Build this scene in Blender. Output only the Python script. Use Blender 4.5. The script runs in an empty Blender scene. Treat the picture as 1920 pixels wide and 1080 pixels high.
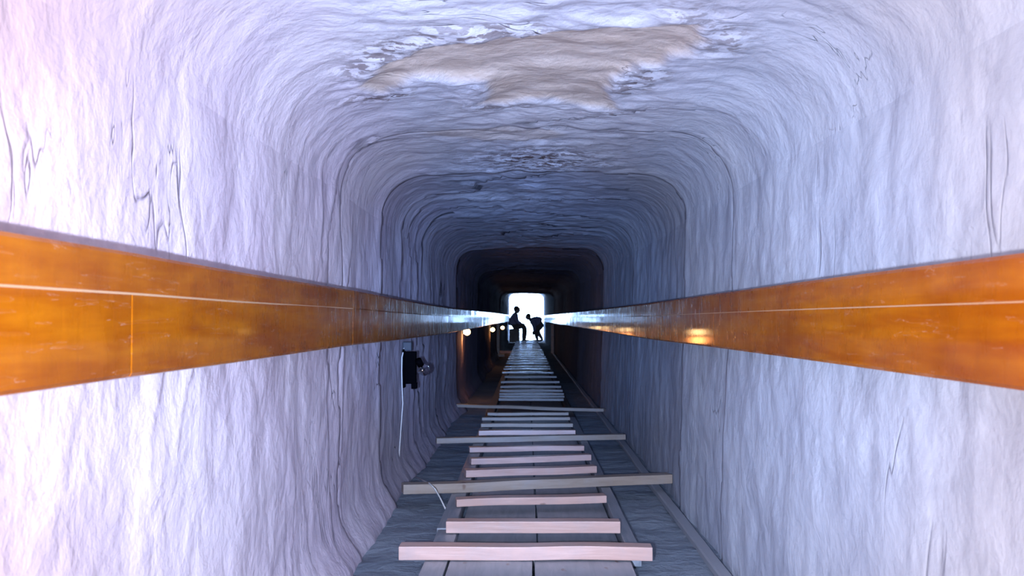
import bpy, bmesh, math, random
from mathutils import Vector, Matrix, noise
random.seed(7)
K = 1.33            # passage units -> metres
EYE = 0.655         # eye height in passage units
F = 1870.0          # focal length in pixels of a 1920 px wide frame
sc = bpy.context.scene
COL = sc.collection
def N(x, y=0.0, z=0.0): return noise.noise((x, y, z))
def sstep(a, b, x):
    t = max(0.0, min(1.0, (x-a)/(b-a))); return t*t*(3-2*t)
def V(x, y, z): return Vector((x*K, y*K, z*K))

# ------------------------------------------------------------------ materials
class NT:
    def __init__(s, name):
        m = bpy.data.materials.new(name); m.use_nodes = True
        s.m = m; s.t = m.node_tree; s.n = s.t.nodes; s.l = s.t.links
        s.b = s.n['Principled BSDF']; s.tc = s.n.new('ShaderNodeTexCoord')
    def map(s, scale=(1,1,1), src='Object'):
        p = s.n.new('ShaderNodeMapping'); p.inputs['Scale'].default_value = scale
        s.l.new(s.tc.outputs[src], p.inputs[0]); return p.outputs[0]
    def noise(s, vec, scale, detail=4, rough=.55, dist=0):
        t = s.n.new('ShaderNodeTexNoise'); t.inputs['Scale'].default_value = scale
        t.inputs['Detail'].default_value = detail; t.inputs['Roughness'].default_value = rough
        t.inputs['Distortion'].default_value = dist
        s.l.new(vec, t.inputs['Vector']); return t.outputs['Fac']
    def ramp(s, fac, stops):
        r = s.n.new('ShaderNodeValToRGB'); e = r.color_ramp.elements
        while len(e) < len(stops): e.new(.5)
        for i, (p, c) in enumerate(stops):
            e[i].position = p; e[i].color = (c if len(c) == 4 else (*c, 1)) if isinstance(c, tuple) else (c, c, c, 1)
        s.l.new(fac, r.inputs[0]); return r.outputs[0]
    def mix(s, fac, a, b, mode='MIX'):
        x = s.n.new('ShaderNodeMix'); x.data_type = 'RGBA'; x.blend_type = mode
        for k, v in ((0, fac), (6, a), (7, b)):
            if hasattr(v, 'links'): s.l.new(v, x.inputs[k])
            else: x.inputs[k].default_value = v if k == 0 else (*v, 1)
        return x.outputs[2]
    def math(s, op, a, b=0.0):
        x = s.n.new('ShaderNodeMath'); x.operation = op
        for k, v in ((0, a), (1, b)):
            if hasattr(v, 'links'): s.l.new(v, x.inputs[k])
            else: x.inputs[k].default_value = v
        return x.outputs[0]
    def bump(s, h, strength, dist, prev=None):
        b = s.n.new('ShaderNodeBump'); b.inputs['Strength'].default_value = strength
        b.inputs['Distance'].default_value = dist; s.l.new(h, b.inputs['Height'])
        if prev is not None: s.l.new(prev, b.inputs['Normal'])
        return b.outputs[0]
    def attr(s, name):
        a = s.n.new('ShaderNodeAttribute'); a.attribute_name = name; return a.outputs['Fac']
    def set(s, **k):
        for n, v in k.items():
            n = n.replace('_', ' ')
            if hasattr(v, 'links'): s.l.new(v, s.b.inputs[n])
            else: s.b.inputs[n].default_value = (*v, 1) if isinstance(v, tuple) and len(v) == 3 else v
        return s.m

def plain(name, col, rough=.6, **k):
    return NT(name).set(Base_Color=col, Roughness=rough, **k)

def stone(name, ca, cb, crack_scale, strength=.5, ceiling=False, fis=(1,1,1), fis2=None, deep_tint=None):
    t = NT(name)
    v = t.map((1, 1, 1))
    big = t.noise(v, 1.3, 5, .6)
    col = t.mix(t.ramp(big, [(.35, 0.0), (.68, 1.0)]), ca, cb)
    # mottled stains
    st = t.ramp(t.noise(t.map(crack_scale), 4.0, 6, .65, .4), [(.40, 1.0), (.54, 0.0)])
    col = t.mix(t.math('MULTIPLY', st, .30), col, (ca[0]*.62, ca[1]*.60, ca[2]*.62))
    # thin fissures, shade and dirt painted in, where a noise crosses its middle value
    def fissure(scale, w, seedv, amt):
        nn = t.noise(seedv, scale, 3, .6, .6)
        d = t.math('ABSOLUTE', t.math('SUBTRACT', nn, .5))
        line = t.ramp(d, [(0, 1.0), (w, 0.0)])
        brk = t.ramp(t.noise(v, 1.9, 2), [(.56, 0.0), (.64, 1.0)])
        return t.math('MULTIPLY', t.math('MULTIPLY', line, brk), amt)
    f1 = fissure(2.1, .006, t.map(fis), 0.0 if ceiling else .35)
    if fis2: f1 = t.math('MAXIMUM', f1, fissure(4.3, .005, t.map(fis2), .7))
    col = t.mix(f1, col, (.07, .065, .10))
    if ceiling:
        vb = t.ramp(big, [(.35, 0.0), (.68, 1.0)])
        col = t.mix(t.attr('toleft'), col, t.mix(vb, (.76, .65, .76), (.86, .77, .84)))
        col = t.mix(t.attr('toright'), col, t.mix(vb, (.55, .61, .72), (.70, .75, .82)))
        patch = t.attr('patch'); spk = t.attr('crumble')
        pc = t.mix(t.ramp(t.noise(v, 9, 5, .7), [(.35, 0.0), (.65, 1.0)]), (.56, .46, .40), (.68, .59, .54))
        col = t.mix(patch, col, pc)
        pit = t.ramp(t.noise(t.map((1.0, 1.5, 1)), 26, 4, .6), [(.50, 0.0), (.54, 1.0)])
        col = t.mix(t.math('MULTIPLY', pit, spk), col, (.11, .065, .06))
    else:
        patch = None
    if deep_tint:
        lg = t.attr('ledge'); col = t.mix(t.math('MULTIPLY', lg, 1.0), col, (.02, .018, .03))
    if deep_tint:      # courses further in are multiplied by a darker, bluer tint
        dk = t.attr('course'); col = t.mix(dk, col, t.mix(1.0, col, deep_tint, 'MULTIPLY'))
    h1 = t.noise(t.map(crack_scale), 8, 6, .58, .2)
    h2 = t.noise(v, 40, 5, .7)
    n = t.bump(h1, strength, .035)
    n = t.bump(h2, strength*.4, .006, n)
    n = t.bump(t.math('MULTIPLY', f1, -1), .7, .012, n)
    return t.set(Base_Color=col, Roughness=.82, Normal=n, Specular_IOR_Level=.3)

M = {}
DEEP_TINT = (.085, .10, .19)
M['left'] = stone('lilac_plaster', (.76, .65, .76), (.86, .77, .84), (1, .9, .9), .5, fis=(1, 1.1, .28), fis2=(1, 1.2, .3), deep_tint=DEEP_TINT)
M['right'] = stone('blue_grey_plaster', (.55, .61, .72), (.70, .75, .82), (1, .9, .9), .45, fis=(1, 1.3, .2), deep_tint=DEEP_TINT)
M['ceil'] = stone('ceiling_stone', (.60, .62, .73), (.76, .77, .85), (1, .9, .9), .58, True, fis=(.3, 1.2, 1), fis2=(.3, 1.3, 1), deep_tint=DEEP_TINT)
M['floor'] = stone('floor_stone', (.22, .27, .33), (.36, .41, .46), (1, 1, 1), .8, deep_tint=DEEP_TINT)
M['back'] = stone('end_stone', (.5, .5, .55), (.6, .6, .65), (1, 1, 1), .6)
M['rock'] = stone('tan_rock', (.42, .32, .24), (.58, .46, .36), (1, 1, 1), .8)

def rail_mat():
    t = NT('orange_varnished_wood')
    grain = t.noise(t.map((14, 1.1, 14)), 3.0, 6, .6, .5)
    blot = t.noise(t.map((1, .8, 2)), 2.6, 4, .6)
    c = t.mix(t.ramp(grain, [(.3, 0.0), (.7, 1.0)]), (.34, .080, .002), (.48, .150, .004))
    c = t.mix(t.ramp(blot, [(.38, .55), (.56, 0.0)]), c, (.20, .036, .002))
    kn = t.ramp(t.noise(t.map((1, 1.6, 3.2)), 3.6, 2, .4), [(.70, 0.0), (.76, .8)])
    c = t.mix(kn, c, (.12, .03, .004))
    sc_ = t.noise(t.map((2, 1, 16)), 5.0, 3, .5, .3)
    scr = t.ramp(t.math('ABSOLUTE', t.math('SUBTRACT', sc_, .62)), [(0, .35), (.004, 0.0)])
    c = t.mix(scr, c, (.75, .55, .45))
    rip = t.noise(t.map((1, 3.5, .35)), 9, 5, .65)
    fine = t.noise(t.map((1, 6, 1)), 30, 3, .6)
    n = t.bump(rip, .05, .02); n = t.bump(fine, .03, .004, n)
    r = t.ramp(t.noise(t.map((1, 3, 1.5)), 7, 4, .6), [(.35, .22), (.65, .40)])
    return t.set(Base_Color=c, Roughness=r, Normal=n, Coat_Weight=.6, Coat_Roughness=.07, Specular_IOR_Level=.05)
M['rail'] = rail_mat()
def wood(name, a, b, k=(.2, .1, .06), gloss=.5, axis=0):
    t = NT(name)
    oi = t.n.new('ShaderNodeObjectInfo'); va = t.n.new('ShaderNodeVectorMath'); va.operation = 'MULTIPLY_ADD'
    t.l.new(oi.outputs['Location'], va.inputs[0]); va.inputs[1].default_value = (7.3, 5.9, 3.1); t.l.new(t.tc.outputs['Object'], va.inputs[2])
    def mp(scale):
        p = t.n.new('ShaderNodeMapping'); p.inputs['Scale'].default_value = scale; t.l.new(va.outputs[0], p.inputs[0]); return p.outputs[0]
    t.map = mp
    s = (1.2, 12, 12) if axis == 0 else (12, 1.2, 12)
    g = t.noise(t.map(s), 3.2, 6, .62, .6)
    c = t.mix(t.ramp(g, [(.3, 0.0), (.7, 1.0)]), a, b)
    kn = t.ramp(t.noise(t.map((2.2, 2.2, 2.2) if axis == 0 else (4, 2.2, 4)), 5.1, 2, .4), [(.72, 0.0), (.76, .7)])
    c = t.mix(kn, c, k)
    du = t.ramp(t.noise(t.map((1, 1, 1)), 6, 5, .7), [(.45, 0.0), (.7, .5)])
    c = t.mix(du, c, tuple(.45*q+.55*w for q, w in zip(b, (.36, .38, .42))) if b[0] > .3 else b)
    return t.set(Base_Color=c, Roughness=gloss, Normal=t.bump(g, .35, .004), Specular_IOR_Level=.5)
M['batten'] = wood('pale_pine_wood', (.60, .37, .30), (.80, .54, .46), gloss=.36)
M['batten_old'] = wood('grey_brown_wood', (.34, .26, .20), (.47, .38, .31), gloss=.45)
M['dim'] = wood('depth_dimmed_wood', (.08, .055, .045), (.13, .10, .085), gloss=.35)  # far battens: dimming with depth is put into the wood colour
M['dim_board'] = wood('depth_dimmed_board', (.02, .02, .03), (.05, .05, .06), axis=1, gloss=.5)  # darkened copy of the boards, unlit depth painted into the colour
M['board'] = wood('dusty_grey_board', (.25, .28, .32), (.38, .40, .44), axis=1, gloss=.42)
M['dim_cross'] = wood('depth_dimmed_batten', (.02, .02, .03), (.05, .05, .06), gloss=.2)  # deepest battens: near-black colour stands in for missing light
M['backing'] = wood('worn_pale_wood', (.42, .28, .24), (.60, .45, .42), axis=1, gloss=.6)
M['dark_wood'] = wood('brown_wood', (.30, .16, .08), (.42, .24, .12))
M['grey'] = plain('grey_strip', (.38, .40, .44), .55)
M['black'] = plain('black_plastic', (.001, .001, .002), .7, Specular_IOR_Level=.02)
M['metal'] = plain('dull_metal', (.035, .04, .055), .6, Metallic=0.0)
M['white_wire'] = plain('pale_cable', (.75, .73, .72), .5)
M['glass'] = plain('clear_glass', (.95, .95, 1), .03, Transmission_Weight=1.0, IOR=1.45)
M['lit'] = plain('glowing_bulb', (1, .8, .5), .5, Emission_Color=(1, .62, .25, 1), Emission_Strength=14)
M['skin'] = plain('skin', (.50, .33, .25), .6)
M['coat'] = plain('mauve_cloth', (.55, .47, .60), .9)
M['jacket'] = plain('slate_cloth', (.42, .38, .52), .9)
M['trousers'] = plain('brown_trousers', (.22, .16, .13), .9)
M['hair'] = plain('dark_hair', (.05, .035, .03), .7)
M['sand'] = stone('pale_sand', (.78, .72, .62), (.85, .80, .70), (1, 1, 1), .3)

# ------------------------------------------------------------------ helpers
def link(name, me, mat, parent=None, smooth=True):
    o = bpy.data.objects.new(name, me); COL.objects.link(o)
    if mat: me.materials.append(mat)
    if smooth:
        for p in me.polygons: p.use_smooth = True
    if parent:
        o.parent = parent
    return o
def tag(o, label, cat, group=None):
    o['label'] = label; o['category'] = cat
    if group: o['group'] = group
    return o
def empty(name, loc):
    o = bpy.data.objects.new(name, None); COL.objects.link(o); o.location = loc
    o.empty_display_size = .1; return o
def box_mesh(name, sx, sy, sz, bev=.003, cx=0, cy=0, cz=0, segs=1, jitter=0.0):
    """box centred at cx,cy,cz with bevelled edges; subdivided along the longest side and slightly warped"""
    bm = bmesh.new(); bmesh.ops.create_cube(bm, size=1)
    bmesh.ops.scale(bm, vec=(sx, sy, sz), verts=bm.verts)
    if segs > 1:
        ax = 0 if sx >= max(sy, sz) else (1 if sy >= sz else 2)
        ed = [e for e in bm.edges if abs((e.verts[0].co-e.verts[1].co)[ax]) > 1e-6]
        bmesh.ops.subdivide_edges(bm, edges=ed, cuts=segs-1, use_grid_fill=True)
    if bev > 0:
        ed = [e for e in bm.edges if len(e.link_faces) == 2 and e.calc_face_angle(0) > .5]
        bmesh.ops.bevel(bm, geom=ed, offset=bev, segments=2, affect='EDGES', profile=.6)
    if jitter:
        q = random.random()*50
        for v in bm.verts:
            v.co += Vector((N(v.co.x*4, v.co.y*4, q), N(v.co.x*4, v.co.y*4, q+9), N(v.co.x*3, v.co.y*3, q+19)))*jitter
    bmesh.ops.translate(bm, vec=(cx, cy, cz), verts=bm.verts)
    me = bpy.data.meshes.new(name); bm.to_mesh(me); bm.free(); return me
def tube_mesh(name, pts, r, seg=8, caps=True):
    bm = bmesh.new(); rings = []
    n = len(pts); pts = [Vector(p) for p in pts]
    for i, p in enumerate(pts):
        d = (pts[min(i+1, n-1)]-pts[max(i-1, 0)]).normalized()
        a = d.orthogonal().normalized() if i == 0 else (a - d*a.dot(d)).normalized()
        b = d.cross(a); rr = r[i] if isinstance(r, (list, tuple)) else r
        rings.append([bm.verts.new(p + (a*math.cos(2*math.pi*k/seg)+b*math.sin(2*math.pi*k/seg))*rr) for k in range(seg)])
    for i in range(n-1):
        for k in range(seg):
            bm.faces.new((rings[i][k], rings[i][(k+1) % seg], rings[i+1][(k+1) % seg], rings[i+1][k]))
    if caps:
        bm.faces.new(rings[0][::-1]); bm.faces.new(rings[-1])
    bmesh.ops.recalc_face_normals(bm, faces=bm.faces)
    me = bpy.data.meshes.new(name); bm.to_mesh(me); bm.free(); return me
def lathe_mesh(name, prof, seg=20, mat=None):
    """profile [(r, z)] revolved round z, then transformed by mat"""
    bm = bmesh.new(); rings = []
    for r, z in prof:
        if r < 1e-6: rings.append([bm.verts.new((0, 0, z))])
        else: rings.append([bm.verts.new((r*math.cos(2*math.pi*k/seg), r*math.sin(2*math.pi*k/seg), z)) for k in range(seg)])
    for a, b in zip(rings, rings[1:]):
        for k in range(seg):
            q = [a[k % len(a)], a[(k+1) % len(a)], b[(k+1) % len(b)], b[k % len(b)]]
            u = []
            for v in q:
                if v not in u: u.append(v)
            if len(u) > 2: bm.faces.new(u)
    bmesh.ops.recalc_face_normals(bm, faces=bm.faces)
    if mat: bmesh.ops.transform(bm, matrix=mat, verts=bm.verts)
    me = bpy.data.meshes.new(name); bm.to_mesh(me); bm.free(); return me

# ------------------------------------------------------------------ the passage
END = 30.0
ys = []; y = -1.5
while y < END:
    ys.append(y)
    y += .05 if y < .6 else .0062*max(y, .95)
ys.append(END)

def half_l(y, z): return .515 - (.058+.03*N(y*.9, 70))*math.exp(-(max(z, 0)/.062)**1.5)*(1-sstep(15, 20, y)*.5) + .004*N(y*.4, 3)
def half_r(y, z):
    t = sstep(0, 1.1, z)
    return .535 + .035*t*(1-sstep(12, 22, y)) - .02*sstep(15, 29, y)
def ceil_h(y): return EYE + .512 + .23*sstep(19.4, 28, y)
RINGS = [2.72, 3.46, 5.2, 7.1, 10.2, 13.5, 16.2, 19.2, 23, 27, 40]
AMP = [.006, .012, .008, .022, .025, .02, .02, -.022, .015, .015, .01]
def wob(a, y, b, side): return y + .05*N(a*1.7, b*1.7) + .015*N(a*9, b*9)
def rings(y, a, b, side):
    """blocks: each course creeps inward, then the next one starts a little further out"""
    w = wob(a, y, b, side)
    prev = -1.5
    for r, am in zip(RINGS, AMP):
        if w < r:
            if am < 0: return -am*(1-sstep(0, .25, r-w)) if r-w < .25 else 0.0
            k = (w-prev)/(r-prev); g = 0.0
            if w-prev < .02 and prev > 0: g = -.006
            return am*k**4 + g
        prev = r
    return 0
LEDGE = [0.0]
def disp(x, y, z, nz, side):
    """inward displacement; nz 0 on the walls .. 1 on the ceiling"""
    d = .010*N(y*1.3, z*1.1, x*1.1+side) + .006*N(y*4.2, z*2.6, x*2.6+side)
    d += .0035*N(y*11, z*7, x*7+side) + .0018*N(y*24, z*16, x*16+side)
    LEDGE[0] = 0.0
    if side != 1:                       # flaked, layered stone on the left and above
        t = y*(1.9 if side else 2.6) + 1.6*N(y*.8, z*.9, x*.9+7) + .5*N(y*3, z*2.2, x*2.2+3) + .16*N(y*9, z*7, x*9)
        fr = t - math.floor(t)
        m = sstep(.0, .35, N(y*1.1, z*.7, x*.9+21)+.15)
        d += (.015*nz + .011*(1-nz)) * m * (fr**3) * sstep(1.5, 3, y)
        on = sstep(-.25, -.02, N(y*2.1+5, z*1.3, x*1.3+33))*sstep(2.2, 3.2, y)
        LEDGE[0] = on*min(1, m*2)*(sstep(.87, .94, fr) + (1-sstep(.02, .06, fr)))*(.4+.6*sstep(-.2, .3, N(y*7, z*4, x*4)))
        t = y*6 + 1.8*N(y*2, z*1.5, x*1.5+31) + .4*N(y*9, z*5, x*6)
        fr = t-math.floor(t)
        m2 = sstep(0, .4, N(y*1.6, z*1.6, x*1.6+51)); d += .0045*m2*fr**3
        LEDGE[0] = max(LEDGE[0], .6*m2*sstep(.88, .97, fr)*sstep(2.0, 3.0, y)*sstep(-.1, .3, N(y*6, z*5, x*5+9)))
    else:
        d += .0016*N(y*18, z*6, x*5)
    return d + rings(y, x, z, side)
# the plaster has fallen away in a slanting patch on the ceiling: outline in passage units
PATCH_PX = [(665,152),(735,112),(812,84),(943,74),(1047,60),(1177,45),(1310,38),(1335,58),(1285,90),(1235,118),(1165,138),(1130,168),
            (1160,200),(1080,196),(1020,184),(950,196),(905,194),(915,152),(850,146),(780,136),(710,166)]
PATCH = []
for px, py in PATCH_PX:
    Y = .512*F/(597-py); PATCH.append(((px-987)*Y/F, Y))
def sdf(p, poly):
    d = 1e9; ins = False; x, y = p; n = len(poly)
    for i in range(n):
        ax, ay = poly[i]; bx, by = poly[i-1]
        ex, ey = bx-ax, by-ay; wx, wy = x-ax, y-ay
        t = max(0, min(1, (wx*ex+wy*ey)/(ex*ex+ey*ey)))
        d = min(d, math.hypot(wx-ex*t, wy-ey*t))
        if (ay > y) != (by > y) and x < (bx-ax)*(y-ay)/(by-ay)+ax: ins = not ins
    return -d if ins else d

def sheet(name, section, nu, mat, side, kind=None):
    verts = []; pa = []; cr = []; co = []; le = []; tl = []; tr = []
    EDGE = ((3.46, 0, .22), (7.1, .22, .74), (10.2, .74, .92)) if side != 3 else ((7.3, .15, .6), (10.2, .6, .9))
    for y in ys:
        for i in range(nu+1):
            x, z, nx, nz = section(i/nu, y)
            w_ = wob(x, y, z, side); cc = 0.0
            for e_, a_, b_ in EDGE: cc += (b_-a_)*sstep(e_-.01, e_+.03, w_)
            co.append(cc); lk = 0.0
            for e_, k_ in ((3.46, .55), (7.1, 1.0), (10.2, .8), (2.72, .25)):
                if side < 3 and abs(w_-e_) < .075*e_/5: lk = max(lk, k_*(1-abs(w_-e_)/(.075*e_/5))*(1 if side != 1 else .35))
            if side == 3:
                d = .008*N(x*3, y*3, 40) + .004*N(x*11, y*11, 41) + .002*N(x*30, y*30, 44)
                verts.append(V(x, y, z+d)); le.append(0.0)
                continue
            d = disp(x, y, z, abs(nz), side)
            if side == 2:
                tt = i/nu; tl.append(1-sstep(0, .24, tt)); tr.append(sstep(.76, 1, tt))
                if tt < .15: d += (disp(x, y, z, 0, 0)-d)*(1-sstep(0, .15, tt))
                elif tt > .85: d += (disp(x, y, z, 0, 1)-d)*sstep(.85, 1, tt)
            p = c = 0.0
            if side == 2:
                c = 1.0*math.exp(-((x-.03)/.22)**2)*(math.exp(-((y-3.25)/.22)**2) + .35*math.exp(-((y-6.3)/.5)**2) + .25*math.exp(-((y-4.4)/.3)**2))
                if 1.4 < y < 2.9:
                    s = sdf((x, y), PATCH) + .02*N(x*9, y*14, 1) + .008*N(x*30, y*45, 2)
                    p = 1-sstep(-.012, .012, s)
                    d -= .014*(1-sstep(-.02, .015, s)) - .006*math.exp(-(s/.05)**2)
                    rim = math.exp(-((s-.05)/.05)**2)
                    d += .009*rim*N(x*17, y*30, 8) + p*.005*N(x*9, y*16, 9)
                    c = max(c, .75*rim*sstep(-.3, .2, N(x*4, y*4, 5)))
                d += .010*math.exp(-(x/.3)**2)*N(x*13, y*22, 61)*sstep(1.3, 1.7, y)*(1-p)
                s2 = ((x+.09)/.20)**2+((y-2.83-.25*x)/.10)**2
                p = max(p, .55*(1-sstep(.5, 1.2, s2+.3*N(x*8, y*12, 77))))
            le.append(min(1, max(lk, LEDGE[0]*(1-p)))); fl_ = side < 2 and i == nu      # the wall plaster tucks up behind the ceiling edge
            verts.append(V(x+nx*(d-.002*fl_), y, z-abs(nz)*d+.03*fl_)); pa.append(p); cr.append(c)
    faces = []; w = nu+1
    for j in range(len(ys)-1):
        for i in range(nu):
            a = j*w+i; faces.append((a, a+1, a+w+1, a+w))
    me = bpy.data.meshes.new(name); me.from_pydata(verts, [], faces)
    if True:
        for nm, arr in (('course', co), ('ledge', le))+((('patch', pa), ('crumble', cr), ('toleft', tl), ('toright', tr)) if side == 2 else ()):
            at = me.attributes.new(nm, 'FLOAT', 'POINT'); at.data.foreach_set('value', arr)
    o = link(name, me, mat); o['kind'] = 'structure'; return o
RC = .17                                 # rounded ceiling corners
def s_left(t, y):
    zt = ceil_h(y)-RC; z = -.04+min(1, t*84/83)*(zt+.04)
    return -half_l(y, z), z, 1.0, 0.0
def s_right(t, y):
    zt = ceil_h(y)-RC; z = -.04+min(1, t*84/83)*(zt+.04)
    return half_r(y, z), z, -1.0, 0.0
def s_ceil(t, y):
    H = ceil_h(y); zt = H-RC; L = -half_l(y, zt); R = half_r(y, zt)
    if t < .15:
        a = t/.15*math.pi/2; return L+RC-RC*math.cos(a), zt+RC*math.sin(a), math.cos(a), math.sin(a)
    if t > .85:
        a = (1-t)/.15*math.pi/2; return R-RC+RC*math.cos(a), zt+RC*math.sin(a), -math.cos(a), math.sin(a)
    u = (t-.15)/.7; return L+RC+(R-L-2*RC)*u, H+.01*math.sin(math.pi*u), 0.0, 1.0
def s_floor(t, y): return -.56+1.16*t, 0.0, 0, 0
sheet('wall_left', s_left, 84, M['left'], 0)
sheet('wall_right', s_right, 84, M['right'], 1)
sheet('ceiling', s_ceil, 130, M['ceil'], 2)
sheet('floor', s_floor, 60, M['floor'], 3)
o = link('wall_back', box_mesh('wall_back', 1.4*K, .1*K, 1.4*K, .01, 0, -1.55*K, .62*K), M['back']); o['kind'] = 'structure'
# rough rock lip of the mouth and the ground outside
def lip():
    bm = bmesh.new(); prof = []
    n = 40
    for j in range(9):
        yy = END-.02+j*.3; row = []
        for i in range(n+1):
            x = -.75+1.5*i/n
            z = ceil_h(END)-.02 - .125*j/8 + .025*math.cos(x*3+.9)*j/8 + .015*N(x*4, yy*2, 5)*j/8
            row.append(bm.verts.new(V(x, yy, z)))
        prof.append(row)
    top = [bm.verts.new(V(-.75+1.5*i/n, END+2.4, 1.9)) for i in range(n+1)]; prof.append(top)
    for a, b in zip(prof, prof[1:]):
        for i in range(n): bm.faces.new((a[i], a[i+1], b[i+1], b[i]))
    me = bpy.data.meshes.new('ceiling_mouth'); bm.to_mesh(me); bm.free(); return me
o = link('ceiling_mouth', lip(), M['rock']); o['kind'] = 'structure'
me = bpy.data.meshes.new('ground_outside'); G = []
for j in range(25):
    for i in range(25):
        x = -12+i; yy = END-.02+j*.6; G.append(V(x, yy, -.02+.02*N(x, yy)))
me.from_pydata(G, [], [(j*25+i, j*25+i+1, j*25+i+26, j*25+i+25) for j in range(24) for i in range(24)])
o = link('ground_outside', me, M['sand']); o['kind'] = 'structure'

# ------------------------------------------------------------------ walkway
def world_from_px(px, py, h):
    Y = (EYE-h)*F/(py-597); return (px-987)*Y/F, Y
BT = .045                                # top of the stringers (battens rest here)
def lengthwise(x0, x1, z0, z1, a, b, label, cat, mat=M['board'], group='lengthwise walkway boards', name='walkway_board'):
    c = V((x0+x1)/2, a, 0)
    me = box_mesh(name, (x1-x0-.003)*K, (b-a-.006)*K, (z1-z0)*K, .003, 0, (b-a)/2*K, (z0+z1)/2*K, segs=int(max(2, (b-a)*4)), jitter=.004)
    o = link(name, me, mat, smooth=False); o.location = c
    return tag(o, label, cat, group)
cuts = [2.62, 6.2, 10.0, 14.2, 18.6, 22.8, 27.2]
where = ['beyond the near boards', 'in the second stretch', 'where the floor turns dark', 'below the middle glowing bulb', 'beyond the brown post', 'just before the seated person']
lengthwise(-.258, -.196, .012, BT, -.4, 2.9, 'narrow grey lengthwise board along the left edge of the near walkway', 'board')
lengthwise(-.195, .016, .012, BT, -.4, 2.62, 'wide grey board left of the middle seam, in front of the nearest batten', 'board')
lengthwise(.018, .263, .012, BT, -.4, 2.62, 'wide grey board right of the middle seam, in front of the nearest batten', 'board')
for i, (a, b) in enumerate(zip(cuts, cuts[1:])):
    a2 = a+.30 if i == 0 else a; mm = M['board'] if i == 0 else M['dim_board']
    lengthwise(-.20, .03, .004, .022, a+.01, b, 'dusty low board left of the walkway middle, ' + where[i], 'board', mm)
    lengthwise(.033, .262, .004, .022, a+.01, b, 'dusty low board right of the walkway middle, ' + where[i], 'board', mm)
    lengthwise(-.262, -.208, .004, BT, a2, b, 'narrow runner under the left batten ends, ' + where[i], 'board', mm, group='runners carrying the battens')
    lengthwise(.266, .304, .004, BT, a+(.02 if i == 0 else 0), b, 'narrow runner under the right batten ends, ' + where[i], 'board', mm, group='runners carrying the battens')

ORD = ['first', 'second', 'third', 'fourth', 'fifth', 'sixth', 'seventh', 'eighth', 'ninth', 'tenth', 'eleventh', 'twelfth', 'thirteenth', 'fourteenth',
       'fifteenth', 'sixteenth', 'seventeenth', 'eighteenth', 'nineteenth', 'twentieth', 'twenty-first', 'twenty-second', 'twenty-third', 'twenty-fourth',
       'twenty-fifth', 'twenty-sixth', 'twenty-seventh', 'twenty-eighth', 'twenty-ninth', 'thirtieth']
def batten(l, r, h, d, mat, label, cat='batten', group='wooden battens across the walkway', name='wooden_batten'):
    """l, r: pixel of the lower front corner at each end"""
    ax, ay = world_from_px(*l, BT); bx, by = world_from_px(*r, BT)
    L = math.hypot(bx-ax, by-ay)
    me = box_mesh(name, L*K, d*K, h*K, .0025, 0, d/2*K, h/2*K, segs=14, jitter=.005)
    o = link(name, me, mat, smooth=False)
    o.location = V((ax+bx)/2, (ay+by)/2, BT+.0035); o.rotation_euler.z = math.atan2(by-ay, bx-ax)
    return tag(o, label, cat, group)
P, Q = M['batten'], M['batten_old']
near = [
 ((748.5,1049.5),(1221,1049.5),.034,P,'pinkish wooden batten nearest the camera, wider than the next ones'),
 ((837,999.5),(1160.5,999.5),.033,P,'pinkish pine batten, second from the camera'),
 ((856,951),(1136,942),.024,P,'slightly slanting batten with a dark knot, third from the camera'),
 ((874,895.5),(1118,886.5),.027,P,'first short batten beyond the nearest wall-to-wall crossbar'),
 ((884,871),(1108,864),.025,P,'second short batten beyond the nearest wall-to-wall crossbar'),
 ((881,849.5),(1095,845),.023,P,'third short batten beyond the nearest crossbar, just before the middle crossbar'),
 ((898,817),(1079,816),.025,P,'first short batten beyond the middle wall-to-wall crossbar'),
 ((902,801.5),(1074,801),.020,Q,'second short batten beyond the middle wall-to-wall crossbar'),
 ((904,789.5),(1069,788.5),.018,Q,'third short batten beyond the middle crossbar, reddish at its left end'),
 ((914,779.6),(1066,779),.018,Q,'fourth short batten beyond the middle crossbar, just before the far crossbar')]
for l, r, h, m, lab in near: batten(l, r, h, .05, m, lab)
batten((757,928),(1258,906), .033, .055, Q, 'long grey-brown wooden crossbar nearest the camera, reaching both walls', 'crossbar', 'long crossbars from wall to wall', 'wooden_crossbar')
batten((819,832),(1172,824), .026, .05, Q, 'long brownish wooden crossbar in the middle of the three', 'crossbar', 'long crossbars from wall to wall', 'wooden_crossbar')
batten((850,764),(1131,772.5), .020, .05, Q, 'dim long wooden crossbar farthest of the three', 'crossbar', 'long crossbars from wall to wall', 'wooden_crossbar')
far = [(935,1057,752),(936,1058,747),(936,1057,742),(937,1055,735.5),(938,1052,728),(939,1049,719),(946,1044,709)]
k = 0
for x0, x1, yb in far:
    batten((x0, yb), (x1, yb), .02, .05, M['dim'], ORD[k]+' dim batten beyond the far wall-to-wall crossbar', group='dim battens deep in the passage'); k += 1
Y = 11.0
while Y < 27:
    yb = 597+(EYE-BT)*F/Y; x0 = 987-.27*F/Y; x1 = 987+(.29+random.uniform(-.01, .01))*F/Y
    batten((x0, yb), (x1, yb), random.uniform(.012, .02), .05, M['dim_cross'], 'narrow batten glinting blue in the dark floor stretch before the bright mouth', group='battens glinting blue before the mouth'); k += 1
    Y += random.uniform(.60, .82)

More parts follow.
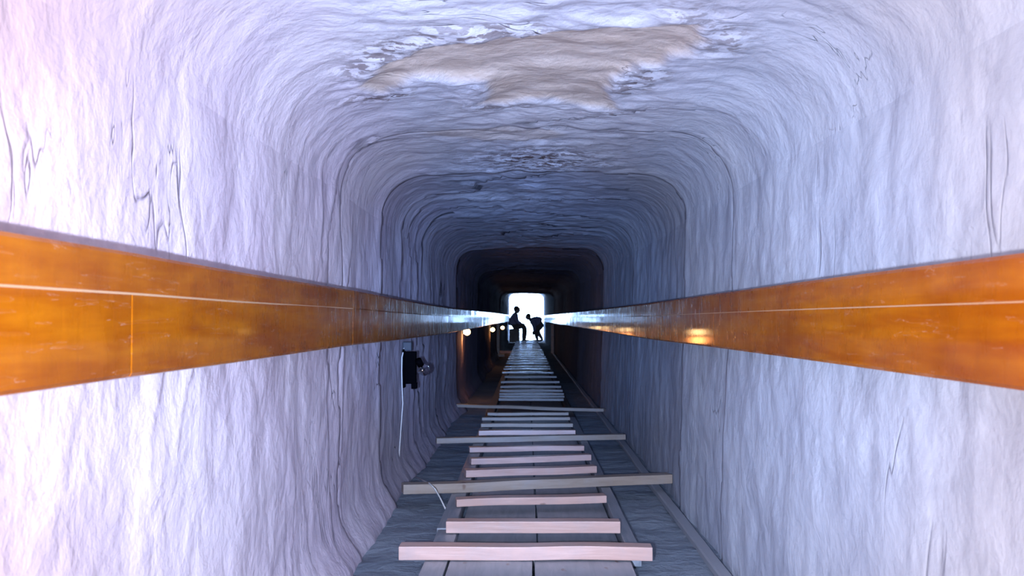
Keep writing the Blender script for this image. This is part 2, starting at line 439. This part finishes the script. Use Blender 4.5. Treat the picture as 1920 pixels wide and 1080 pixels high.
# flat strip along the foot of the right wall
def strip():
    bm = bmesh.new(); rings = []; n = 120
    for i in range(n+1):
        t = i/n; y = .3+t**1.6*18; x = .494+.006*N(y*1.1, 4)+.002*N(y*4, 4)
        w = .017; h = .020+.001*N(y*2, 8)
        rings.append([bm.verts.new(V(x+dx*w, y, z)) for dx, z in ((-1, .002), (-1, h*.8), (-.75, h), (.75, h), (1, h*.8), (1, .002))])
    for a, b in zip(rings, rings[1:]):
        for q in range(6): bm.faces.new((a[q], a[(q+1) % 6], b[(q+1) % 6], b[q]))
    bm.faces.new(rings[0]); bm.faces.new(rings[-1][::-1])
    bmesh.ops.recalc_face_normals(bm, faces=bm.faces)
    me = bpy.data.meshes.new('conduit_strip'); bm.to_mesh(me); bm.free(); return me
tag(link('conduit_strip', strip(), M['grey'], smooth=False), 'long flat grey strip running along the floor beside the right wall', 'conduit')

# thin pale cable over the nearest crossbar
pts = []
for (px, py, h) in [(795,900,.03),(806,905,.085),(816,915,.086),(826,932,.03),(836,952,.014)]:
    x, y = world_from_px(px, py, h); pts.append(V(x, y, h))
pts = [pts[0]+(V(*world_from_px(780,893,.02), .02)-pts[0])] + pts
tag(link('loose_cable', tube_mesh('loose_cable', pts, .0028*K), M['white_wire']), 'short thin pale cable hanging over the nearest crossbar near the left wall', 'cable')

# ------------------------------------------------------------------ handrails
def interp(tab, y):
    if y <= tab[0][0]: return tab[0][1:]
    for a, b in zip(tab, tab[1:]):
        if y <= b[0]:
            t = (y-a[0])/(b[0]-a[0]); return tuple(p+(q-p)*t for p, q in zip(a[1:], b[1:]))
    return tab[-1][1:]
def rail_piece(name, sgn, tab, xf, thick, f0, f1, a, b, mat, parent, bev=.004, over=0.0, lift=0.0):
    """board between fractions f0..f1 of the rail height, running from depth a to b; face at |x| = xf"""
    bm = bmesh.new(); rings = []
    n = max(2, int((b-a)*5))
    org = parent.location/K
    for i in range(n+1):
        y = a+(b-a)*i/n; zt, zb = interp(tab, y); zt += over; zb -= over
        lo = EYE+zb+(zt-zb)*f0; hi = EYE+zb+(zt-zb)*f1
        wob = .0015*N(y*2.2, f0*9+sgn)
        x0 = xf+wob; x1 = xf+thick; e = bev
        el = .001 if f0 > 0 else e; eh = .001 if f1 < 1 else e
        prof = [(x0+el*.6, lo), (x0, lo+el), (x0, hi-eh), (x0+eh*.6, hi), (x1, hi), (x1, lo)]
        rings.append([bm.verts.new(V(sgn*px-org.x, y-org.y, pz-org.z)) for px, pz in prof])
    for r0, r1 in zip(rings, rings[1:]):
        for q in range(6): bm.faces.new((r0[q], r0[(q+1) % 6], r1[(q+1) % 6], r1[q]))
    bm.faces.new(rings[0]); bm.faces.new(rings[-1][::-1])
    bmesh.ops.recalc_face_normals(bm, faces=bm.faces)
    me = bpy.data.meshes.new(name); bm.to_mesh(me); bm.free()
    return link(name, me, mat, parent, smooth=False)
TL = [(-1,.0735,-.065),(1.11,.0735,-.065),(1.55,.071,-.0665),(2.53,.071,-.067),(3.33,.067,-.073),(4.9,.061,-.080),(6,.060,-.084),(9.5,.069,-.082),(14,.075,-.075),(28,.085,-.08)]
TR = [(-1,.0585,-.0625),(1.6,.0590,-.066),(2.45,.0575,-.069),(3.7,.0545,-.076),(7,.056,-.075),(14,.06,-.08),(28,.07,-.08)]
hl = empty('handrail', V(-.455, -.9, 0))
tag(hl, 'long orange varnished plank handrail along the left wall', 'handrail', 'varnished handrails')
up = (.0275+.065)/(.0735+.065)
for a, b in ((-.9, 2.53), (2.53, 6.1), (6.1, 11), (11, 17), (17, 26.4)):
    rail_piece('upper_board', -1, TL, .440, .022, up+.003, 1, a, b-.002, M['rail'], hl)
for a, b in ((-.9, 1.11), (1.11, 2.53), (2.53, 4.6), (4.6, 8.5), (8.5, 14), (14, 21), (21, 26.4)):
    rail_piece('lower_board', -1, TL, .440, .022, 0, up-.001, a, b-.004, M['rail'], hl)
bb = rail_piece('backing_board', -1, TL, .461, .022, 0, 1, -.9, 26.4, M['backing'], hl, over=.004)
bb['label'] = 'pale worn board behind the orange planks'
hr = empty('handrail', V(.455, -.9, 0))
tag(hr, 'long orange varnished plank handrail along the right wall', 'handrail', 'varnished handrails')
M['seam'] = plain('pale_seam', (.60, .38, .22), .5)
q = rail_piece('seam_strip', -1, TL, .4396, .004, up-.009, up+.009, -.9, 2.53, M['seam'], hl, bev=.0003); q['label'] = 'pale scuffed seam between the planks'
upr = (.0155+.0625)/(.0585+.0625)
for a, b in ((-.9, 3.6), (3.6, 8.2), (8.2, 14), (14, 21), (21, 26.4)):
    rail_piece('upper_board', 1, TR, .445, .022, upr+.003, 1, a, b-.002, M['rail'], hr)
for a, b in ((-.9, 2.38), (2.38, 5.6), (5.6, 10), (10, 16), (16, 26.4)):
    rail_piece('lower_board', 1, TR, .445, .022, 0, upr-.001, a, b-.003, M['rail'], hr)
bb = rail_piece('backing_board', 1, TR, .466, .022, 0, 1, -.9, 26.4, M['backing'], hr, over=.003)
bb['label'] = 'pale worn board behind the orange planks'
q = rail_piece('seam_strip', 1, TR, .4446, .004, upr-.006, upr+.006, .9, 3.6, M['seam'], hr, bev=.0003); q['label'] = 'pale scuffed seam between the planks'
for p, s, xa, xb in ((hl, -1, .480, .525), (hr, 1, .486, .57)):
    for y in (-.3, 1.4, 4.25, 6.5, 9.5, 12.5, 15.5, 19.5, 23.5, 26.2):
        me = box_mesh('bracket', (xb-xa)*K, .05*K, .05*K, .003, (s*(xa+xb)/2)*K-p.location.x, y*K-p.location.y, EYE*K)
        link('bracket', me, M['metal'], p, smooth=False)

# ------------------------------------------------------------------ lamps
def bulb_profile(r):
    return [(0, -r), (r*.5, -r*.87), (r*.87, -r*.5), (r, 0), (r*.92, r*.4), (r*.62, r*.85), (r*.42, r*1.25), (r*.40, r*1.45)]
def wall_lamp(Y, zc, xw, r, lit, label, power=0):
    """black holder on the left wall with a bulb leaning into the passage; r bulb radius (m)"""
    t = empty('wall_lamp', V(xw, Y, EYE+zc)); tag(t, label, 'lamp', 'wall lamps along the left rail')
    link('mounting_plate', box_mesh('mounting_plate', .012, .07, .21, .003, .004, 0, -.012), M['black'], t, False)
    link('holder', box_mesh('holder', .062, .060, .175, .006, .040, 0, -.008), M['black'], t, False)
    link('foot', box_mesh('foot', .030, .050, .035, .004, .062, -.01, -.105), M['black'], t, False)
    bk = link('clip', box_mesh('clip', .050, .045, .050, .006, .022, 0, .108), M['metal'], t, False)
    bk['label'] = 'grey metal clip above the black holder'
    rot = Matrix.Translation((.112, -.012, -.020)) @ Matrix.Rotation(math.radians(38), 4, 'X') @ Matrix.Rotation(math.radians(-20), 4, 'Y')
    link('socket', lathe_mesh('socket', [(0, r*1.1), (r*.55, r*1.1), (r*.55, r*2.3), (0, r*2.3)], 16, rot), M['black'], t)
    b = link('bulb', lathe_mesh('bulb', bulb_profile(r), 24, rot), M['lit'] if lit else M['glass'], t)
    if not lit:
        link('filament_stem', tube_mesh('filament_stem', [rot @ Vector(p) for p in ((0, 0, r*1.3), (0, 0, r*.4), (.004, 0, 0), (-.004, 0, -.002))], .0022), M['metal'], b)
    link('lamp_wire', tube_mesh('lamp_wire', [(.006, -.02, .10), (-.002, -.045, .05), (-.003, -.047, -.02), (-.002, -.04, -.10), (0.004, -.05, -.20), (0.0, -.10, -.34), (-.005, -.14, -.5)], .0035), M['white_wire'], t)
    if lit:
        L = bpy.data.lights.new('bulb_light', 'POINT'); L.energy = power; L.color = (1, .33, .09); L.shadow_soft_size = .05
        lo = bpy.data.objects.new('bulb_light', L); COL.objects.link(lo); lo.parent = t; lo.location = (.13, 0, -.08)
    return t
wall_lamp(4.10, -.196, -.506, .033, False, 'unlit wall lamp with clear bulb and black holder under the left rail')
def hanging_lamp(Y, px, py, r, label, power):
    x = (px-987)*Y/F; z = EYE-(py-597)*Y/F
    t = empty('passage_lamp', V(x, Y, z)); tag(t, label, 'lamp', 'glowing bulbs under the left rail')
    rot = Matrix.Rotation(-math.pi/2, 4, 'Y')     # neck towards the wall
    link('bulb', lathe_mesh('bulb', bulb_profile(r), 20, rot), M['lit'], t)
    link('socket', lathe_mesh('socket', [(0, r*1.1), (r*.6, r*1.1), (r*.6, r*1.9), (0, r*1.9)], 14, rot), M['black'], t)
    link('bracket_arm', tube_mesh('bracket_arm', [(-r*1.8, 0, 0), (-r*2.2, 0, 0), (min(-r*2.4, -.53*K-x*K), 0, 0)], .008), M['metal'], t)
    L = bpy.data.lights.new('bulb_light', 'POINT'); L.energy = power; L.color = (1, .33, .09); L.shadow_soft_size = .04
    lo = bpy.data.objects.new('bulb_light', L); COL.objects.link(lo); lo.parent = t; lo.location = (.0, -.01, -r-.05)
hanging_lamp(7.95, 876, 622.5, .036, 'glowing orange bulb nearest of the three lit ones', 1.8)
hanging_lamp(13.4, 924, 618, .038, 'glowing orange bulb in the middle of the three, before the brown post', 1.3)
hanging_lamp(18.0, 942.5, 614.5, .042, 'glowing orange bulb farthest of the three, beyond the brown post', 1.8)

# posts and sill boards deep in the passage
def post(x, Y, ztop, label):
    me = box_mesh('wooden_post', .055*K, .06*K, (ztop-.0)*K, .004, 0, 0, ztop/2*K, segs=6, jitter=.006)
    o = link('wooden_post', me, M['dark_wood'], smooth=False); o.location = V(x, Y, 0)
    tag(o, label, 'post', 'posts at the block edge deep inside')
post(-.495, 17.4, EYE-.10, 'brown wooden post lit orange by the bulbs under the left rail')
post(.49, 18.8, EYE-.10, 'dim reddish wooden post under the right rail deep in the passage')
me = box_mesh('sill_board', .26*K, .07*K, .05*K, .003, jitter=.004, segs=4); o = link('sill_board', me, M['dark_wood'], smooth=False)
o.location = V(-.375, 18.6, .028); tag(o, 'reddish board on the floor between the post and the walkway', 'board')
me = box_mesh('floor_block', .12*K, .09*K, .045*K, .004, jitter=.004, segs=3); o = link('floor_block', me, M['dark_wood'], smooth=False)
o.location = V(-.43, 17.0, .026); tag(o, 'small reddish wooden block on the floor before the post', 'block')

# ------------------------------------------------------------------ people at the mouth
def skin_obj(name, nodes, edges, mat, parent, sub=2):
    """nodes {key: ((x,y,z), r or (rx,ry))}, first is the root"""
    keys = list(nodes); idx = {k_: i for i, k_ in enumerate(keys)}
    me = bpy.data.meshes.new(name)
    me.from_pydata([nodes[k_][0] for k_ in keys], [(idx[a], idx[b]) for a, b in edges], [])
    o = link(name, me, mat, parent)
    m = o.modifiers.new('skin', 'SKIN'); m.use_smooth_shade = True
    for i, k_ in enumerate(keys):
        r = nodes[k_][1]; d = me.skin_vertices[0].data[i]
        d.radius = r if isinstance(r, tuple) else (r, r); d.use_root = (i == 0)
    if sub:
        s = o.modifiers.new('sub', 'SUBSURF'); s.levels = s.render_levels = sub
    return o
def head_mesh(name, c, fwd, up, s=1.0):
    """egg shaped head with brow, nose, lips, chin, eyes and ears; fwd / up are directions"""
    fwd = Vector(fwd).normalized(); up = (Vector(up)-fwd*Vector(up).dot(fwd)).normalized(); side = fwd.cross(up)
    bm = bmesh.new(); bmesh.ops.create_uvsphere(bm, u_segments=36, v_segments=28, radius=1)
    def g(a, b, w, p, q): return math.exp(-((p-a)**2+(q-b)**2)/(w*w))
    for v in bm.verts:
        x, y, z = v.co                    # y forward, z up
        X = x*.075*(1-.22*max(0, -z)); Yv = y*.095; Z = z*.115
        if z < -.2: Yv += .012*(-z-.2)*(1 if y > 0 else -1.2)
        if y > 0:
            Yv += .024*g(0, -.12, .13, x, z) + .010*g(0, .05, .12, x, z)
            Yv -= .010*(g(.36, .05, .15, x, z)+g(-.36, .05, .15, x, z))
            Yv += .005*g(0, -.46, .16, x, z) - .004*g(0, -.38, .05, x, z) + .008*g(0, -.8, .2, x, z)
        X += .016*(1 if x > 0 else -1)*(g(0, -.02, .12, y, z) if abs(x) > .8 else 0)
        v.co = Vector(c) + (side*X + fwd*Yv + up*Z)*s
    me = bpy.data.meshes.new(name); bm.to_mesh(me); bm.free(); return me
def hand(nodes, edges, wrist, key, d, palm_n, curl=.5):
    """five fingers rooted in the palm: d finger direction, palm_n the way they curl"""
    d = Vector(d).normalized(); pn = Vector(palm_n); pn = (pn-d*pn.dot(d)).normalized(); sd = d.cross(pn); w = Vector(wrist)
    pc = key+'_palm'; nodes[pc] = (tuple(w+d*.05), (.034, .018)); edges.append((key, pc))
    for i, (o_, ln) in enumerate(((-.030, .072), (-.010, .082), (.010, .076), (.030, .058))):
        b = w+d*.09+sd*o_; m = b+(d*(1-curl*.4)+pn*curl*.5)*ln*.5; e = m+(d*(1-curl)+pn*curl)*ln*.5
        for j, (pp, r) in enumerate(((b, .011), (m, .009), (e, .0075))):
            nodes[f'{key}{i}_{j}'] = (tuple(pp), r)
            edges.append((pc if j == 0 else f'{key}{i}_{j-1}', f'{key}{i}_{j}'))
    b = w+d*.035-sd*.036; m = b+(d*.7-sd*.5+pn*.3)*.04; e = m+(d+pn*.4)*.03
    for j, (pp, r) in enumerate(((b, .013), (m, .011), (e, .009))):
        nodes[f'{key}t_{j}'] = (tuple(pp), r); edges.append((pc if j == 0 else f'{key}t_{j-1}', f'{key}t_{j}'))

PY = 35.6
def seated():
    t = empty('person', (-.43, PY, .03)); tag(t, 'person in mauve seated on a block, left side of the bright mouth', 'person')
    n = {}; e = []
    n['pelvis'] = ((-.07, 0, .56), (.15, .13)); n['waist'] = ((-.06, 0, .70), (.13, .14)); n['chest'] = ((-.03, 0, .86), (.16, .18))
    n['neck0'] = ((.035, 0, .98), (.08, .09)); n['neck'] = ((.06, 0, 1.05), .052); n['skull'] = ((.085, 0, 1.12), .06)
    e += [('pelvis', 'waist'), ('waist', 'chest'), ('chest', 'neck0'), ('neck0', 'neck'), ('neck', 'skull')]
    for s, q in ((-1, 'a'), (1, 'b')):
        kx = .38 if s < 0 else .33
        n['hip'+q] = ((.02, s*.09, .55), .115); n['knee'+q] = ((kx, s*.12, .56), .088); n['calf'+q] = ((kx+.01, s*.12, .40), .076)
        n['ank'+q] = ((kx-.01, s*.12, .11), .055); n['heel'+q] = ((kx-.03, s*.12, .055), .042); n['toe'+q] = ((kx+.16, s*.13, .042), .036)
        e += [('pelvis', 'hip'+q), ('hip'+q, 'knee'+q), ('knee'+q, 'calf'+q), ('calf'+q, 'ank'+q), ('ank'+q, 'heel'+q), ('heel'+q, 'toe'+q)]
        n['sho'+q] = ((.0, s*.18, .94), .068); n['elb'+q] = ((.12, s*.24, .70), .048); n['wri'+q] = ((.27, s*.17, .645), .030)
        e += [('chest', 'sho'+q), ('sho'+q, 'elb'+q), ('elb'+q, 'wri'+q)]
        hand(n, e, (.27, s*.17, .645), 'wri'+q, (1, -s*.3, -.1), (0, 0, -1), .4)
    body = skin_obj('body', n, e, M['trousers'], t)
    h = link('head', head_mesh('head', (.095, 0, 1.145), (1, 0, -.12), (0, 0, 1), 1.08), M['skin'], t)
    hair = link('hair', head_mesh('hair', (.080, 0, 1.165), (1, 0, .35), (-.3, 0, 1), 1.10), M['hair'], t)
    # jacket: a slightly larger shell over trunk and arms
    jn = {k_: (v[0], tuple(r*1.42 for r in v[1]) if isinstance(v[1], tuple) else v[1]*1.6) for k_, v in n.items()
          if k_ in ('waist', 'chest', 'neck0', 'pelvis') or k_[:3] in ('sho', 'elb')}
    for s, q in ((-1, 'a'), (1, 'b')): jn['wri'+q] = (tuple(Vector(n['wri'+q][0])*.88+Vector(n['elb'+q][0])*.12), .052)
    je = [(a, b) for a, b in e if a in jn and b in jn]
    skin_obj('jacket', jn, je, M['coat'], t)
seated()
def bending():
    t = empty('person', (.36, PY+.1, .03)); tag(t, 'person in dark clothes bending low, right side of the bright mouth', 'person')
    n = {}; e = []
    n['pelvis'] = ((.17, 0, .66), (.15, .15)); n['waist'] = ((.06, 0, .72), (.13, .15)); n['chest'] = ((-.10, 0, .74), (.14, .18))
    n['neck0'] = ((-.20, 0, .79), (.08, .09)); n['neck'] = ((-.25, 0, .83), .052); n['skull'] = ((-.29, 0, .88), .055)
    e += [('pelvis', 'waist'), ('waist', 'chest'), ('chest', 'neck0'), ('neck0', 'neck'), ('neck', 'skull')]
    for s, q in ((-1, 'a'), (1, 'b')):
        kx = -.06 if s < 0 else .04; fx = .02 if s < 0 else .20
        n['hip'+q] = ((.17, s*.10, .60), .115); n['knee'+q] = ((kx, s*.13, .40), .088); n['calf'+q] = ((kx+.05, s*.13, .28), .076)
        n['ank'+q] = ((fx, s*.13, .11), .055); n['heel'+q] = ((fx+.02, s*.13, .055), .042); n['toe'+q] = ((fx-.17, s*.14, .042), .036)
        e += [('pelvis', 'hip'+q), ('hip'+q, 'knee'+q), ('knee'+q, 'calf'+q), ('calf'+q, 'ank'+q), ('ank'+q, 'heel'+q), ('heel'+q, 'toe'+q)]
        n['sho'+q] = ((-.12, s*.19, .74), .068); n['elb'+q] = ((-.07, s*.25, .52), .048); n['wri'+q] = ((-.09, s*.17, .40+.03*s), .030)
        e += [('chest', 'sho'+q), ('sho'+q, 'elb'+q), ('elb'+q, 'wri'+q)]
        hand(n, e, n['wri'+q][0], 'wri'+q, (-.3, -s*.1, -1), (0, -s, 0), .5)
    skin_obj('body', n, e, M['trousers'], t)
    link('head', head_mesh('head', (-.305, 0, .895), (-1, 0, -.35), (-.3, 0, 1), .9), M['skin'], t)
    link('hair', head_mesh('hair', (-.290, 0, .915), (-1, 0, .1), (0, 0, 1), .92), M['hair'], t)
    jn = {k_: (v[0], tuple(r*1.42 for r in v[1]) if isinstance(v[1], tuple) else v[1]*1.6) for k_, v in n.items()
          if k_ in ('waist', 'chest', 'neck0', 'pelvis') or k_[:3] in ('sho', 'elb')}
    for s, q in ((-1, 'a'), (1, 'b')): jn['wri'+q] = (tuple(Vector(n['wri'+q][0])*.88+Vector(n['elb'+q][0])*.12), .052)
    skin_obj('jacket', jn, [(a, b) for a, b in e if a in jn and b in jn], M['jacket'], t)
bending()
me = box_mesh('stone_block', .36, .46, .47, .03, 0, 0, .262, segs=5, jitter=.03)
o = link('stone_block', me, M['rock'], smooth=False); o.location = (-.425, PY, .0)
tag(o, 'brown stone block under the seated person at the mouth', 'block')

# ------------------------------------------------------------------ light
W = bpy.data.worlds.new('sky'); sc.world = W; W.use_nodes = True
bg = W.node_tree.nodes['Background']; bg.inputs[0].default_value = (.36, .58, 1, 1); bg.inputs[1].default_value = 26
def add_light(name, kind, loc, energy, color, size, aim=None, cone=None, blend=1.0):
    L = bpy.data.lights.new(name, kind); L.energy = energy; L.color = color; L.shadow_soft_size = size
    if cone: L.spot_size = math.radians(cone); L.spot_blend = blend
    o = bpy.data.objects.new(name, L); COL.objects.link(o); o.location = loc
    if aim: o.rotation_euler = (Vector(aim)-Vector(loc)).to_track_quat('-Z', 'Y').to_euler()
    return o
cam_loc = V(0, 0, EYE)
fl = cam_loc + Vector((-.11, .02, -.045))
tgt = cam_loc + Vector((0, 10, .1))
add_light('flash_wide', 'SPOT', fl, 160, (1, .91, .95), .012, tgt, 130, .6)
add_light('blue_fill_mid', 'SPOT', fl, 560, (.43, .62, 1), .012, tgt, 60, 1.0)  # added blue spot at the flash, lifts and cools the middle depth
add_light('blue_fill_far', 'SPOT', fl, 1700, (.22, .44, 1), .012, tgt, 22, 1.0)  # added narrow blue spot, offsets the flash fall-off further in
P_ = bpy.data.lights.new('mouth_portal', 'AREA'); P_.shape = 'RECTANGLE'; P_.size = 1.15*K; P_.size_y = 1.6*K; P_.cycles.is_portal = True
po = bpy.data.objects.new('mouth_portal', P_); COL.objects.link(po); po.location = V(0, END+.05, .7); po.rotation_euler = (-math.pi/2, 0, 0)

# ------------------------------------------------------------------ camera
cd = bpy.data.cameras.new('camera'); cam = bpy.data.objects.new('camera', cd); COL.objects.link(cam)
cd.sensor_width = 36; cd.lens = F/1920*36; cd.clip_start = .02; cd.clip_end = 300
cam.location = cam_loc
yaw = math.atan(27/F); pitch = math.atan(57/F)
cam.rotation_euler = (math.pi/2+pitch, 0, yaw)
cd.dof.use_dof = True; cd.dof.focus_distance = 4.5; cd.dof.aperture_fstop = 9
sc.camera = cam
sc.view_settings.view_transform = 'Standard'; sc.view_settings.look = 'None'; sc.view_settings.gamma = 1; sc.view_settings.exposure = 0
sc.view_settings.use_curve_mapping = False
sc.cycles.max_bounces = 7; sc.cycles.diffuse_bounces = 3; sc.cycles.glossy_bounces = 2
sc.cycles.caustics_reflective = False; sc.cycles.caustics_refractive = False
sc.cycles.sample_clamp_indirect = 6
sc.cycles.use_adaptive_sampling = True; sc.cycles.adaptive_threshold = .03
